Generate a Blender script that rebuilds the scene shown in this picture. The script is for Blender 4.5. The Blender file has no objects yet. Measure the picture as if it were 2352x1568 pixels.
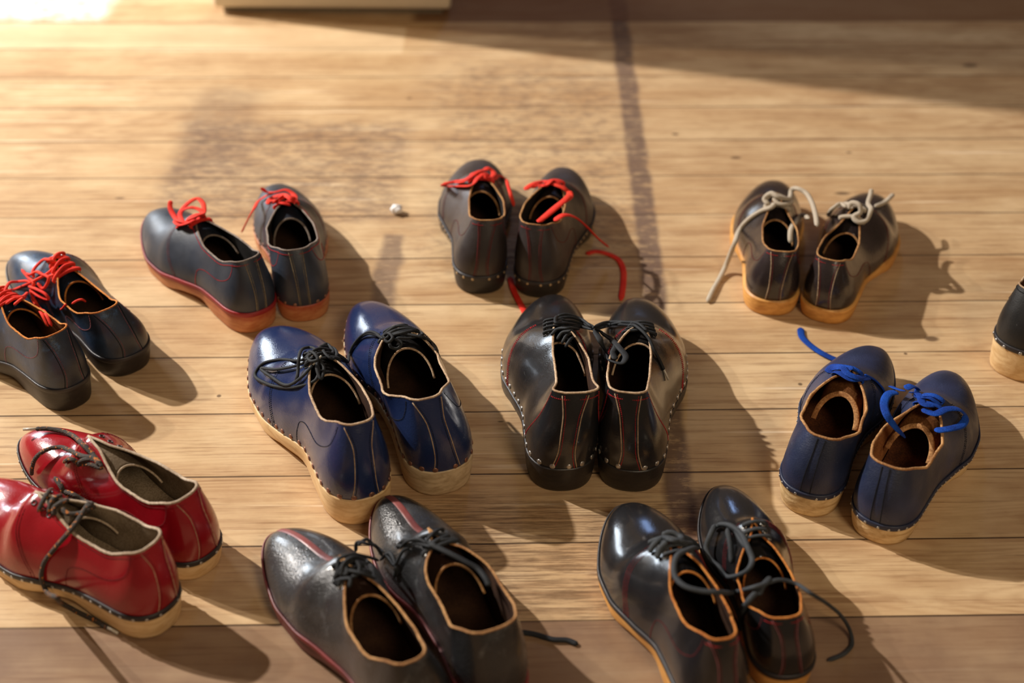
import bpy, bmesh, math, random
from mathutils import Vector, Matrix
from mathutils.bvhtree import BVHTree
random.seed(7)
SC = bpy.context.scene
COL = SC.collection
PI = math.pi

# ------------------------------------------------------------------ camera
F_PX, H, PITCH, ROLL = 3267.0, 1.05, math.radians(37), 0.013
cp, sp = math.cos(PITCH), math.sin(PITCH)
FW = Vector((0, cp, -sp)); UP0 = Vector((0, sp, cp)); X0 = Vector((1, 0, 0))
RIGHT = X0 * math.cos(ROLL) + UP0 * math.sin(ROLL)
UP = -X0 * math.sin(ROLL) + UP0 * math.cos(ROLL)
CAM = Vector((0, 0, H))
cd = bpy.data.cameras.new('camera'); cam = bpy.data.objects.new('camera', cd); COL.objects.link(cam)
m = Matrix((RIGHT, UP, -FW)).transposed().to_4x4(); m.translation = CAM
cam.matrix_world = m
cd.sensor_width = 36; cd.lens = F_PX / 2352 * 36
cd.clip_start = 0.05; cd.clip_end = 60
cd.dof.use_dof = True; cd.dof.focus_distance = 1.56; cd.dof.aperture_fstop = 2.8
SC.camera = cam

def ray(px, py):
    return (FW * F_PX + RIGHT * (px - 1176) - UP * (py - 784)).normalized()
def at(px, py, z=0.0):
    d = ray(px, py); return CAM + d * ((z - H) / d.z)

# ------------------------------------------------------------------ materials
def new_mat(name):
    mt = bpy.data.materials.new(name); mt.use_nodes = True
    nt = mt.node_tree; b = nt.nodes['Principled BSDF']
    return mt, nt, b
class G:
    """small helper to write node graphs as expressions"""
    def __init__(s, nt): s.nt = nt
    def n(s, t, **k):
        nd = s.nt.nodes.new(t)
        for a, v in k.items(): setattr(nd, a, v)
        return nd
    def link(s, a, b): s.nt.links.new(a, b)
    def put(s, sock, v):
        if hasattr(v, 'is_output') or isinstance(v, bpy.types.NodeSocket): s.link(v, sock)
        else: sock.default_value = v
    def m(s, op, a, b=0.0, c=0.0):
        nd = s.n('ShaderNodeMath', operation=op)
        s.put(nd.inputs[0], a); s.put(nd.inputs[1], b); s.put(nd.inputs[2], c)
        return nd.outputs[0]
    def mr(s, v, a, b, c=0.0, d=1.0, smooth=True):
        nd = s.n('ShaderNodeMapRange', interpolation_type='SMOOTHSTEP' if smooth else 'LINEAR')
        s.put(nd.inputs['Value'], v); s.put(nd.inputs['From Min'], a); s.put(nd.inputs['From Max'], b)
        s.put(nd.inputs['To Min'], c); s.put(nd.inputs['To Max'], d)
        return nd.outputs[0]
    def mix(s, f, a, b, mode='MIX'):
        nd = s.n('ShaderNodeMix', data_type='RGBA', blend_type=mode)
        s.put(nd.inputs[0], f); s.put(nd.inputs[6], a); s.put(nd.inputs[7], b)
        return nd.outputs[2]
    def noise(s, vec, scale, detail=4.0, rough=0.5, dist=0.0):
        nd = s.n('ShaderNodeTexNoise'); s.put(nd.inputs['Vector'], vec)
        nd.inputs['Scale'].default_value = scale; nd.inputs['Detail'].default_value = detail
        nd.inputs['Roughness'].default_value = rough; nd.inputs['Distortion'].default_value = dist
        return nd.outputs[0]
    def comb(s, x, y, z):
        nd = s.n('ShaderNodeCombineXYZ'); s.put(nd.inputs[0], x); s.put(nd.inputs[1], y); s.put(nd.inputs[2], z)
        return nd.outputs[0]
    def mapping(s, vec, scale=(1, 1, 1), loc=(0, 0, 0), rot=(0, 0, 0)):
        nd = s.n('ShaderNodeMapping'); s.put(nd.inputs['Vector'], vec)
        nd.inputs['Scale'].default_value = scale; nd.inputs['Location'].default_value = loc; nd.inputs['Rotation'].default_value = rot
        return nd.outputs[0]
    def obj(s): return s.n('ShaderNodeTexCoord').outputs['Object']
def rgb(c): return (c[0], c[1], c[2], 1.0)
def srgb(r, g, b):
    f = lambda v: ((v / 255 + 0.055) / 1.055) ** 2.4 if v / 255 > 0.04045 else v / 255 / 12.92
    return (f(r), f(g), f(b), 1.0)

def leather(name, c1, c2, rough=0.33, wear=None, wearamt=0.0, coat=0.35, grain=0.25, scratch=0.3, seed=0.0):
    mt, nt, b = new_mat(name); g = G(nt)
    o = g.mapping(g.obj(), loc=(seed, seed * 1.7, 0))
    big = g.noise(o, 14, 3, 0.55)
    col = g.mix(g.mr(big, 0.38, 0.66), rgb(c1), rgb(c2))
    fine = g.noise(o, 90, 5, 0.65)
    if wear:
        w = g.mr(g.m('ADD', g.m('MULTIPLY', g.noise(o, 26, 6, 0.7, 0.6), 0.7), g.m('MULTIPLY', fine, 0.3)), 0.56, 0.70, 0.0, wearamt)
        col = g.mix(w, col, rgb(wear))
    sc = g.noise(g.mapping(o, scale=(1, 0.12, 1), rot=(0.3, 0.2, 0.5)), 210, 3, 0.6)
    scm = g.mr(sc, 0.68, 0.76, 0.0, scratch)
    col = g.mix(scm, col, rgb(tuple(min(1, x * 1.5 + 0.05) for x in c2[:3])))
    g.link(col, b.inputs['Base Color'])
    rr = g.m('ADD', g.mr(g.noise(o, 22, 5, 0.6), 0.3, 0.7, rough * 0.8, rough * 1.35), g.m('MULTIPLY', scm, 0.2))
    g.link(rr, b.inputs['Roughness'])
    b.inputs['Coat Weight'].default_value = coat; b.inputs['Coat Roughness'].default_value = max(0.1, rough * 0.6)
    b.inputs['Specular IOR Level'].default_value = 0.5
    vo = g.n('ShaderNodeTexVoronoi'); g.put(vo.inputs['Vector'], o); vo.inputs['Scale'].default_value = 650
    hgt = g.m('ADD', g.m('MULTIPLY', vo.outputs['Distance'], 0.25), g.m('ADD', g.m('MULTIPLY', fine, 0.5), g.m('MULTIPLY', g.noise(o, 30, 4, 0.6), 1.0)))
    bp = g.n('ShaderNodeBump'); bp.inputs['Strength'].default_value = grain; bp.inputs['Distance'].default_value = 0.0016
    g.link(hgt, bp.inputs['Height']); g.link(bp.outputs[0], b.inputs['Normal'])
    return mt
def fabric(name, c1, c2, scale=500, rough=0.85, bump=0.5):
    mt, nt, b = new_mat(name); g = G(nt); o = g.obj()
    n1 = g.noise(o, scale, 3, 0.6); n2 = g.noise(o, 35, 3, 0.5)
    col = g.mix(g.mr(g.m('ADD', g.m('MULTIPLY', n1, 0.5), g.m('MULTIPLY', n2, 0.5)), 0.38, 0.62), rgb(c1), rgb(c2))
    g.link(col, b.inputs['Base Color']); b.inputs['Roughness'].default_value = rough
    b.inputs['Specular IOR Level'].default_value = 0.25
    bp = g.n('ShaderNodeBump'); bp.inputs['Strength'].default_value = bump; bp.inputs['Distance'].default_value = 0.0006
    g.link(n1, bp.inputs['Height']); g.link(bp.outputs[0], b.inputs['Normal'])
    return mt
def rope(name, c1, c2, c3=None, freq=900):
    """braided cord: diagonal bands of colour with flecks"""
    mt, nt, b = new_mat(name); g = G(nt); o = g.obj()
    w = g.n('ShaderNodeTexWave', wave_type='BANDS', bands_direction='DIAGONAL'); g.put(w.inputs['Vector'], o)
    w.inputs['Scale'].default_value = freq / 10; w.inputs['Distortion'].default_value = 1.5
    col = g.mix(g.mr(w.outputs['Fac'], 0.35, 0.65), rgb(c1), rgb(c2))
    if c3:
        v = g.noise(o, 260, 2, 0.5)
        col = g.mix(g.mr(v, 0.60, 0.64), col, rgb(c3))
    g.link(col, b.inputs['Base Color']); b.inputs['Roughness'].default_value = 0.8
    bp = g.n('ShaderNodeBump'); bp.inputs['Strength'].default_value = 0.7; bp.inputs['Distance'].default_value = 0.0008
    g.link(w.outputs['Fac'], bp.inputs['Height']); g.link(bp.outputs[0], b.inputs['Normal'])
    return mt
def woodmat(name, c1, c2, stain=None, stainz=None, rough=0.5, gouge=0.3):
    mt, nt, b = new_mat(name); g = G(nt); o = g.obj()
    lay = g.noise(g.mapping(o, scale=(1, 0.25, 2.5)), 60, 5, 0.6, 0.4)
    spot = g.noise(o, 45, 5, 0.7)
    col = g.mix(g.mr(lay, 0.35, 0.68), rgb(c1), rgb(c2))
    col = g.mix(g.mr(spot, 0.56, 0.72, 0, 0.55), col, rgb(tuple(x * 0.45 for x in c2[:3])))
    if stain:
        z = g.n('ShaderNodeSeparateXYZ'); g.put(z.inputs[0], o)
        zz = g.m('ADD', z.outputs[2], g.m('MULTIPLY', g.m('SUBTRACT', g.noise(o, 50, 3), 0.5), 0.018))
        col = g.mix(g.mr(zz, stainz[0], stainz[1], 0.12, 0.9), col, rgb(stain))
    g.link(col, b.inputs['Base Color']); b.inputs['Roughness'].default_value = rough
    bp = g.n('ShaderNodeBump'); bp.inputs['Strength'].default_value = gouge; bp.inputs['Distance'].default_value = 0.0015
    g.link(g.m('ADD', lay, spot), bp.inputs['Height']); g.link(bp.outputs[0], b.inputs['Normal'])
    return mt
def plain(name, c, rough=0.5, metal=0.0):
    mt, nt, b = new_mat(name); g = G(nt); o = g.obj()
    col = g.mix(g.noise(o, 300, 3), rgb(tuple(x * 0.8 for x in c[:3])), rgb(tuple(min(1, x * 1.15) for x in c[:3])))
    g.link(col, b.inputs['Base Color']); b.inputs['Roughness'].default_value = rough; b.inputs['Metallic'].default_value = metal
    return mt

BLK = (0.010, 0.010, 0.011)
M = dict(
 nickel=plain('nickel', (0.55, 0.53, 0.50), 0.35, 0.9), copper=plain('dark_copper', (0.30, 0.15, 0.10), 0.45, 0.7),
 brassy=plain('dull_brass', (0.50, 0.36, 0.20), 0.5, 0.6), darkmetal=plain('dark_metal', (0.08, 0.08, 0.08), 0.35, 0.8),
 aglet=plain('clear_aglet', (0.5, 0.46, 0.38), 0.3),
 rim_cream=fabric('raw_leather_cream', srgb(200, 175, 145), srgb(150, 120, 92)), rim_tan=fabric('raw_leather_tan', srgb(190, 145, 95), srgb(135, 92, 55)),
 rim_orange=fabric('raw_leather_orange', srgb(205, 135, 65), srgb(160, 90, 38)), rim_grey=fabric('raw_leather_grey', srgb(150, 138, 128), srgb(112, 98, 88)),
 rim_beige=fabric('felt_beige', srgb(190, 172, 150), srgb(150, 130, 108)),
 lin_brown=fabric('lining_brown', (0.060, 0.026, 0.012), (0.03, 0.012, 0.006)), lin_black=fabric('lining_black', (0.018, 0.015, 0.014), (0.008, 0.007, 0.007)),
 lin_tan=fabric('lining_tan', srgb(165, 110, 62), srgb(115, 70, 35)), lin_beige=fabric('lining_beige', srgb(160, 142, 118), srgb(120, 102, 80)),
 lin_rust=fabric('lining_rust', srgb(96, 54, 28), srgb(58, 31, 16)),
 st_red=fabric('thread_red', srgb(190, 40, 45), srgb(150, 25, 30)), st_dkred=fabric('thread_maroon', srgb(120, 35, 38), srgb(90, 24, 26)),
 st_pink=fabric('thread_dull_pink', srgb(150, 90, 95), srgb(110, 60, 64)), st_black=fabric('thread_black', (0.006, 0.006, 0.008), (0.004, 0.004, 0.005)),
 st_tan=fabric('thread_tan', srgb(150, 135, 105), srgb(110, 95, 70)), st_white=fabric('thread_white', srgb(215, 208, 198), srgb(180, 172, 160)),
 wood_pale=woodmat('wood_pale', srgb(226, 194, 144), srgb(204, 166, 114)), wood_worn=woodmat('wood_worn', srgb(228, 198, 148), srgb(186, 150, 98), gouge=1.0),
 wood_grey=woodmat('wood_greyed', srgb(206, 184, 148), srgb(172, 148, 112)), wood_yellow=woodmat('wood_yellow', srgb(222, 164, 88), srgb(192, 132, 62)),
 wood_red=woodmat('wood_red_stained', srgb(200, 140, 90), srgb(175, 105, 62), stain=srgb(150, 22, 24), stainz=(0.012, 0.034)),
 wood_black=woodmat('wood_black_paint', (0.012, 0.010, 0.010), (0.02, 0.016, 0.014), rough=0.42, gouge=0.3),
 wood_dkred=woodmat('wood_oxblood', srgb(110, 40, 38), srgb(70, 30, 30)),
 welt_black=leather('welt_black', (0.014, 0.012, 0.014), (0.03, 0.024, 0.024), 0.5, coat=0.1), welt_red=leather('welt_red', srgb(150, 28, 34)[:3], srgb(120, 24, 28)[:3], 0.5, coat=0.1),
 welt_dkred=leather('welt_dull_red', srgb(128, 44, 42)[:3], srgb(95, 34, 34)[:3], 0.5, wear=srgb(160, 80, 70)[:3], wearamt=0.6, coat=0.1),
 welt_blue=leather('welt_navy', (0.012, 0.018, 0.05), (0.02, 0.025, 0.05), 0.5, coat=0.1),
 lace_red=fabric('lace_red', srgb(228, 62, 40), srgb(205, 36, 26), 900, 0.75), lace_black=fabric('lace_black', (0.010, 0.011, 0.013), (0.022, 0.024, 0.026), 900, 0.7),
 lace_charcoal=fabric('lace_charcoal', (0.028, 0.032, 0.036), (0.05, 0.055, 0.06), 900, 0.75),
 lace_blue=fabric('lace_blue', srgb(14, 74, 172), srgb(8, 48, 128), 700, 0.8, 1.0), lace_grey=rope('lace_grey', srgb(214, 202, 182), srgb(168, 154, 134), None, 2600),
 lace_rope=rope('lace_fleck', srgb(72, 62, 52), srgb(34, 30, 28), srgb(190, 110, 35), 2400),
 L_black_a=leather('leather_black_blue', (0.014, 0.018, 0.028), (0.024, 0.050, 0.10), 0.38, wear=(0.05, 0.13, 0.28), wearamt=0.7, coat=0.2, seed=1),
 L_slate=leather('leather_slate', (0.020, 0.027, 0.042), (0.034, 0.044, 0.066), 0.42, coat=0.12, grain=0.2, scratch=0.12, seed=2),
 L_brownblack=leather('leather_brown_black', (0.026, 0.019, 0.018), (0.045, 0.033, 0.031), 0.46, coat=0.12, scratch=0.15, seed=3),
 L_darkbrown=leather('leather_dark_brown', (0.020, 0.014, 0.014), (0.036, 0.025, 0.026), 0.24, coat=0.5, scratch=0.15, seed=4),
 L_navy=leather('leather_navy', (0.010, 0.021, 0.078), (0.016, 0.029, 0.090), 0.24, wear=(0.026, 0.046, 0.115), wearamt=0.5, coat=0.4, scratch=0.18, seed=5),
 L_navyworn=leather('leather_navy_worn', (0.010, 0.016, 0.042), (0.022, 0.030, 0.075), 0.42, wear=(0.06, 0.08, 0.10), wearamt=0.35, coat=0.15, grain=0.4, scratch=0.6, seed=6),
 L_black=leather('leather_black_gloss', BLK, (0.018, 0.017, 0.018), 0.22, coat=0.4, grain=0.2, scratch=0.25, seed=7),
 L_black_k=leather('leather_black_polished', BLK, (0.015, 0.015, 0.017), 0.2, wear=(0.05, 0.05, 0.05), wearamt=0.25, coat=0.5, grain=0.2, scratch=0.2, seed=8),
 L_silver=leather('leather_black_scuffed', (0.018, 0.018, 0.019), (0.04, 0.041, 0.043), 0.28, wear=(0.24, 0.245, 0.25), wearamt=0.5, coat=0.5, grain=0.9, scratch=0.3, seed=9),
 L_red=leather('leather_red', srgb(138, 14, 26)[:3], srgb(152, 20, 30)[:3], 0.22, wear=srgb(110, 8, 16)[:3], wearamt=0.4, coat=0.55, grain=0.2, scratch=0.35, seed=10),
 L_stripe=leather('leather_red_stripe', srgb(128, 62, 58)[:3], srgb(98, 44, 42)[:3], 0.5, coat=0.1, seed=11),
 L_black_e=leather('leather_black_speckled', (0.012, 0.012, 0.012), (0.02, 0.019, 0.018), 0.42, coat=0.15, scratch=0.6, seed=12),
)

# ------------------------------------------------------------------ mesh helpers
def link_mesh(name, bm, mat, parent=None, smooth=True):
    me = bpy.data.meshes.new(name); bm.to_mesh(me); bm.free()
    if smooth:
        for p in me.polygons: p.use_smooth = True
    me.materials.append(mat)
    o = bpy.data.objects.new(name, me); COL.objects.link(o)
    if parent: o.parent = parent
    return o
def catmull(pts, n=8):
    pts = [Vector(p) for p in pts]
    if len(pts) < 3: return [pts[0].lerp(pts[-1], i / n) for i in range(n + 1)]
    P = [pts[0] * 2 - pts[1]] + pts + [pts[-1] * 2 - pts[-2]]
    out = []
    for i in range(1, len(P) - 2):
        p0, p1, p2, p3 = P[i - 1:i + 3]
        a = max(1e-6, (p1 - p0).length) ** .5; b = max(1e-6, (p2 - p1).length) ** .5; c = max(1e-6, (p3 - p2).length) ** .5
        m1 = (p1 - p0) / a - (p2 - p0) / (a + b) + (p2 - p1) / b; m2 = (p2 - p1) / b - (p3 - p1) / (b + c) + (p3 - p2) / c
        m1 *= b; m2 *= b
        for k in range(n):
            t = k / n
            out.append(p1 * (2*t**3 - 3*t**2 + 1) + m1 * (t**3 - 2*t**2 + t) + p2 * (-2*t**3 + 3*t**2) + m2 * (t**3 - t**2))
    out.append(pts[-1]); return out
def sweep(bm, pts, rw, rh=None, seg=8, closed=False, up=Vector((0, 0, 1)), taper=0):
    """tube of elliptical section (rw across, rh thick) along pts, carried with a transported frame"""
    rh = rh or rw; n = len(pts); rings = []
    q = []
    for p in pts:
        if not q or (p - q[-1]).length > 1e-6: q.append(p)
    pts = q; n = len(pts)
    if n < 2: return
    prev = None
    for i in range(n):
        if closed: T = (pts[(i + 1) % n] - pts[i - 1]).normalized()
        else: T = (pts[min(i + 1, n - 1)] - pts[max(i - 1, 0)]).normalized()
        if prev is None:
            N = up - T * up.dot(T)
            if N.length < .2: N = Vector((0, 1, 0)) - T * T.y
        else:
            N = prev - T * prev.dot(T)
            U = up - T * up.dot(T)
            if U.length > .35 and rw != rh: 
                U.normalize()
                if U.dot(N) < 0: U = -U
                N = N.normalized().lerp(U, .12)
        N.normalize(); prev = N; B = T.cross(N)
        k = 1.0
        if taper: k = min(1, .25 + min(i, n - 1 - i) / taper)
        rings.append([bm.verts.new(pts[i] + (B * math.cos(a) * rw + N * math.sin(a) * rh) * k) for a in [2 * PI * j / seg for j in range(seg)]])
    for i in range(n - 1 + (1 if closed else 0)):
        r0, r1 = rings[i], rings[(i + 1) % n]
        for j in range(seg): bm.faces.new((r0[j], r0[(j + 1) % seg], r1[(j + 1) % seg], r1[j]))
    if not closed: bm.faces.new(rings[0][::-1]); bm.faces.new(rings[-1])
def tab(T):
    xs = [a for a, _ in T]; ys = [b for _, b in T]; n = len(xs)
    d = [(ys[i + 1] - ys[i]) / (xs[i + 1] - xs[i]) for i in range(n - 1)]
    mm = [d[0]] + [0 if d[i - 1] * d[i] <= 0 else 2 * d[i - 1] * d[i] / (d[i - 1] + d[i]) for i in range(1, n - 1)] + [d[-1]]
    def f(x):
        x = min(max(x, xs[0]), xs[-1])
        for i in range(n - 1):
            if x <= xs[i + 1]: break
        h = xs[i + 1] - xs[i]; t = (x - xs[i]) / h
        return ys[i] * (2*t**3 - 3*t**2 + 1) + mm[i] * h * (t**3 - 2*t**2 + t) + ys[i + 1] * (-2*t**3 + 3*t**2) + mm[i + 1] * h * (t**3 - t**2)
    return f

# ------------------------------------------------------------------ the shoe
class Shoe:
    def __init__(s, pos, yaw, L, side, **c):
        s.L = L; s.side = side; s.c = c
        s.pos = Vector((pos[0], pos[1], 0)); s.yaw = yaw
        s.mat = Matrix.Translation(s.pos) @ Matrix.Rotation(math.radians(yaw), 4, 'Z')
        s.th = c.get('th', .56); hh = c.get('heel', .105); up = c.get('up', 1.0)
        wf = c.get('wf', 1.0); wh = c.get('wh', 1.0)
        s.Wo = tab([(0, .118 * wh), (.12, .120 * wh), (.3, .122 * wh), (.45, .148 * wf), (.6, .178 * wf), (.7, .178 * wf), (.8, .164 * wf), (1, .13 * wf)])
        s.Wi = tab([(0, .118 * wh), (.12, .118 * wh), (.3, .104 * wh), (.45, .112 * wf), (.6, .144 * wf), (.7, .154 * wf), (.8, .150 * wf), (1, .125 * wf)])
        s.zb = tab([(0, hh), (.2, hh * .97), (.35, hh * .84 + .004), (.5, .078), (.65, .062), (.8, .066), (1, .105)])
        s.z0 = tab([(0, 0), (.25, 0), (.29, .012), (.36, .036), (.45, .03), (.55, .006), (.60, 0), (.76, 0), (.88, .014), (1, .05)])
        ch = hh + .275 * up; s.ch = ch
        dip = c.get('dip', .05); s.msh = c.get('msh', .015); s.oo = c.get('oo', 1.0)
        s.zc = tab([(0, ch), (.06, ch - .008), (.2, ch - dip), (.34, ch - dip - .002), (.44, ch - dip * .75), (s.th, c.get('zth', .325)), (.65, c.get('zi', .263)), (.73, .224), (.82, .212), (.89, .198), (1, .180)])
        op = c.get('open', 1.0); hb = c.get('hb', 1.0)
        s.xc = tab([(0, .060 * hb), (.05, .062 * hb), (.12, .070 * (op + hb) / 2), (.22, .082 * op), (.32, .080 * op), (.42, .056 * op), (.48, .034 * op), (.52, .018), (s.th, .006)])
        s.ke = tab([(0, 0), (.2, .1), (.35, .3), (.5, .45), (.62, .75), (.75, 1), (1, 1)])
        s.lean = c.get('lean', .062)
        s.dents = c.get('dents', [])
        s.build()
    def isout(s, sg): return sg == s.side
    def end_h(s, t, tau=.14, n=2.3):
        if t >= tau: return 1.0
        return max(0.0, 1 - (1 - t / tau) ** n) ** (1 / n)
    def end_t(s, t):
        tau = s.c.get('tau', .34)
        if t <= 1 - tau: return 1.0
        return max(0.0, 1 - ((t - 1 + tau) / tau) ** 2.25) ** (1 / 2.1)
    def W(s, t, sg): return (s.Wo(t) if s.isout(sg) else s.Wi(t)) * s.end_h(t) * s.end_t(t)
    def cx(s, t):
        k = max(0, (t - .45) / .55); return -s.side * s.c.get('swing', .03) * k * k
    def P0(s, t, sg, q):
        W = s.W(t, sg); oo = 1 + (s.oo - 1) * min(1, max(0, (t - .03) / .15)) if s.isout(sg) else 1
        xc = 0.0 if t >= s.th - 1e-6 else min(s.xc(t) * s.end_h(t, .075, 2.2) * oo, W * .98)
        zb = s.zb(t) ; zc = s.zc(t)
        if t > .84: zc = zb + (zc - zb) * max(0.0, 1 - ((t - .84) / .16) ** 2.6) ** (1 / 2.2)
        g = q ** 1.55
        xw = W + (xc - W) * g + .10 * W * math.sin(PI * min(1, q * 1.1)) * (1 - q); zw = zb + (zc - zb) * q
        a = q * PI / 2
        xe = xc + (W - xc) * max(0.0, math.cos(a)) ** .86; ze = zb + (zc - zb) * math.sin(a) ** .92
        k = s.ke(t); x = xw + (xe - xw) * k; z = zw + (ze - zw) * k
        fl = max(0.0, 1 - t / .30) ** 2
        y = t + (s.lean * q ** 1.5 - .016 * math.sin(PI * q)) * fl
        return Vector((sg * x + s.ctr(t, q), y, z))
    def ctr(s, t, q): return s.cx(t) - s.side * s.msh * q ** 1.5 * min(1, max(0, (.62 - t) / .3))
    def P(s, t, sg, q, off=0.0):
        p = s.P0(t, sg, q)
        need = off or s.dents
        if need:
            n = s.N(t, sg, q)
            d = off
            for (tx, xx, zz, r, dep) in s.dents:
                D = (p - Vector((xx, tx, zz))).length / r
                if D < 2.5: d += dep * math.exp(-D * D * 1.5)
            p = p + n * d
        return p * s.L
    def N(s, t, sg, q):
        e = .004
        ta, tb = max(.0008, t - e), min(.998, t + e)
        if t < s.th <= tb: tb = s.th - 1e-5
        if t >= s.th > ta: ta = s.th
        qa, qb = max(0, q - .02), min(1, q + .02)
        if t > s.th and qb >= 1: qb = 1
        a = s.P0(tb, sg, q) - s.P0(ta, sg, q); b = s.P0(t, sg, qb) - s.P0(t, sg, qa)
        if t < .002: a = Vector((sg, 0, 0))
        n = a.cross(b) * sg
        if n.length < 1e-12: return Vector((0, -1 if t < .5 else .7, .3))
        return n.normalized() 
    def tx(s, x, q, sg):
        lo, hi = 0.0, .14
        for _ in range(24):
            mid = (lo + hi) / 2
            if abs(s.P0(mid, sg, q).x - s.ctr(mid, q)) < x: lo = mid
            else: hi = mid
        return lo
    def snap(s, p, d=.0008):
        loc, n, i, dist = s.bvh.find_nearest(p)
        if n.dot(s.Nrm(loc)) < 0: n = -n
        return loc + n * d * s.L
    def Nrm(s, p): return p - Vector((0, s.L * min(.8, max(.15, p.y / s.L)), s.L * .12))
    def path(s, pts, sg, off=.0024, n=16):
        f = catmull([Vector((a, b, 0)) for a, b in pts], n)
        return [s.P(min(.995, max(0.0005, v.x)), sg, min(1, max(0, v.y)), off) for v in f]
    def build(s):
        c = s.c; L = s.L
        r = bpy.data.objects.new(c.get('name', 'clog_shoe'), None); COL.objects.link(r)
        r.empty_display_size = .05; r.matrix_world = s.mat
        r['label'] = c['label']; r['category'] = 'shoe'; r['group'] = 'lace-up leather clogs standing on the floor'
        s.root = r
        # upper ---------------------------------------------------------
        a = [s.th * (1 - math.cos(PI * i / 2 / 40)) for i in range(41)]
        a = sorted(set([0, .0006, .002, .0045, .008] + [x for x in a if x > .011] ))
        b = [s.th + (1 - s.th) * math.sin(PI / 2 * i / 34) for i in range(1, 35)]
        ts = a + b; NQ = 22
        bm = bmesh.new()
        for sg in (-1, 1):
            rows = [[bm.verts.new(s.P(t, sg, j / NQ)) for j in range(NQ + 1)] for t in ts]
            for i in range(len(ts) - 1):
                for j in range(NQ):
                    f = (rows[i][j], rows[i + 1][j], rows[i + 1][j + 1], rows[i][j + 1])
                    try: bm.faces.new(f if sg > 0 else f[::-1])
                    except ValueError: pass
        bmesh.ops.remove_doubles(bm, verts=bm.verts, dist=L * .0004)
        bmesh.ops.recalc_face_normals(bm, faces=bm.faces)
        bm.normal_update()
        # normals must point outwards: test with the left-most face
        f = min(bm.faces, key=lambda f: f.calc_center_median().x)
        if f.normal.x > 0: bmesh.ops.reverse_faces(bm, faces=bm.faces)
        bm.normal_update()
        bl = bm.copy()
        s.verts = [v.co.copy() for v in bm.verts]; s.faces = [[v.index for v in f.verts] for f in bm.faces]
        bm.verts.index_update(); s.faces = [[v.index for v in f.verts] for f in bm.faces]
        s.bvh = BVHTree.FromPolygons(s.verts, s.faces)
        link_mesh('upper', bm, M[c['leather']], r)
        th = .0075 * L
        for v in bl.verts: v.co -= v.normal * th
        bmesh.ops.reverse_faces(bl, faces=bl.faces)
        link_mesh('lining', bl, M[c['lining']], r)
        # collar edge ----------------------------------------------------
        tl = [t for t in a if t > .003]
        cl = [s.P(t, -1, 1, -.003) for t in reversed(tl)] + [s.P(.0006, 1, 1, -.0035)] + [s.P(t, 1, 1, -.0035) for t in tl]
        cl = [p + Vector((0, 0, .001 * L)) for p in cl]
        rr = c.get('rimw', .0044) * L
        bm = bmesh.new()
        pp = catmull(cl[::2] + ([cl[-1]] if len(cl) % 2 == 0 else []), 3)
        rnd = random.Random(5)
        pp = [p + Vector((rnd.uniform(-1, 1), rnd.uniform(-1, 1), rnd.uniform(-1, 1))) * rr * .12 for p in pp]
        sweep(bm, pp, rr, rr * .8, 8)
        link_mesh('collar_edge', bm, M[c['rim']], r)
        # footbed --------------------------------------------------------
        bm = bmesh.new(); prev = None
        for i in range(41):
            t = .012 + .95 * i / 40
            row = [bm.verts.new(Vector((s.cx(t) + k * (s.W(t, 1 if k > 0 else -1) - .012), t, s.zb(t) + .012 + .012 * k * k)) * L) for k in (-1, -.7, -.35, .001, .35, .7, 1)]
            if prev:
                for j in range(6): bm.faces.new((prev[j], prev[j + 1], row[j + 1], row[j]))
            prev = row
        link_mesh('footbed', bm, M[c.get('bed', 'lin_brown')], r)
        # wooden sole ----------------------------------------------------
        bm = bmesh.new()
        tt = sorted(set([0, .0006, .002, .005, .009, .014] + [(1 - math.cos(PI * i / 60)) / 2 for i in range(3, 60)] + [.9985, 1]))
        ov = c.get('overhang', .004); tpr = c.get('taper', .93)
        def SP(t, sg, v):
            W = s.W(t, sg) + ov * s.end_h(t, .03) * s.end_t(t); z1 = s.zb(t) + .004; z0 = s.z0(t)
            zz = [z1, z1 - .006, z0 + (z1 - z0) * .5, z0 + .014, z0 + .004, z0][v]
            kk = [.985, 1.0, 1.0, None, None, None][v]
            tp = tpr if t < .3 else tpr + (.97 - tpr) * min(1, (t - .3) / .2)
            k = {0: .985, 1: 1.0, 2: 1 - (1 - tp) * .35, 3: tp + .01, 4: tp - .005, 5: tp - .04}[v]
            fy = max(0, 1 - t / .2); dy = [0, 0, .004, .010, .014, .022][v] * fy * (1 + (1 - tpr) * 3)
            ty = max(0, (t - .8) / .2) ** 2; dy -= [0, 0, .002, .008, .014, .024][v] * ty
            dy += ov * (ty - fy)
            return Vector((s.cx(t) + sg * W * k, t + dy, zz)) * L
        for sg in (-1, 1):
            rows = [[bm.verts.new(SP(t, sg, v)) for v in range(6)] for t in tt]
            for i in range(len(tt) - 1):
                for j in range(5):
                    bm.faces.new((rows[i][j], rows[i][j + 1], rows[i + 1][j + 1], rows[i + 1][j]))
            if sg < 0: lrows = rows
        for i in range(len(tt) - 1):
            for v in (0, 5):
                bm.faces.new((lrows[i][v], rows[i][v], rows[i + 1][v], lrows[i + 1][v]))
        bmesh.ops.remove_doubles(bm, verts=bm.verts, dist=L * .0003)
        bmesh.ops.recalc_face_normals(bm, faces=bm.faces)
        so = link_mesh('sole', bm, M[c['sole']], r)
        # outline helper --------------------------------------------------
        def ring(q, off, n=150, lo=0.0):
            tr = [(1 - math.cos(PI * i / n)) / 2 for i in range(n + 1)]
            tr = [min(.9995, max(.0005, x)) for x in tr]
            return [s.P(t, -1, q, off) for t in tr] + [s.P(t, 1, q, off) for t in reversed(tr)]
        # welt -------------------------------------------------------------
        w = c.get('welt')
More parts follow.
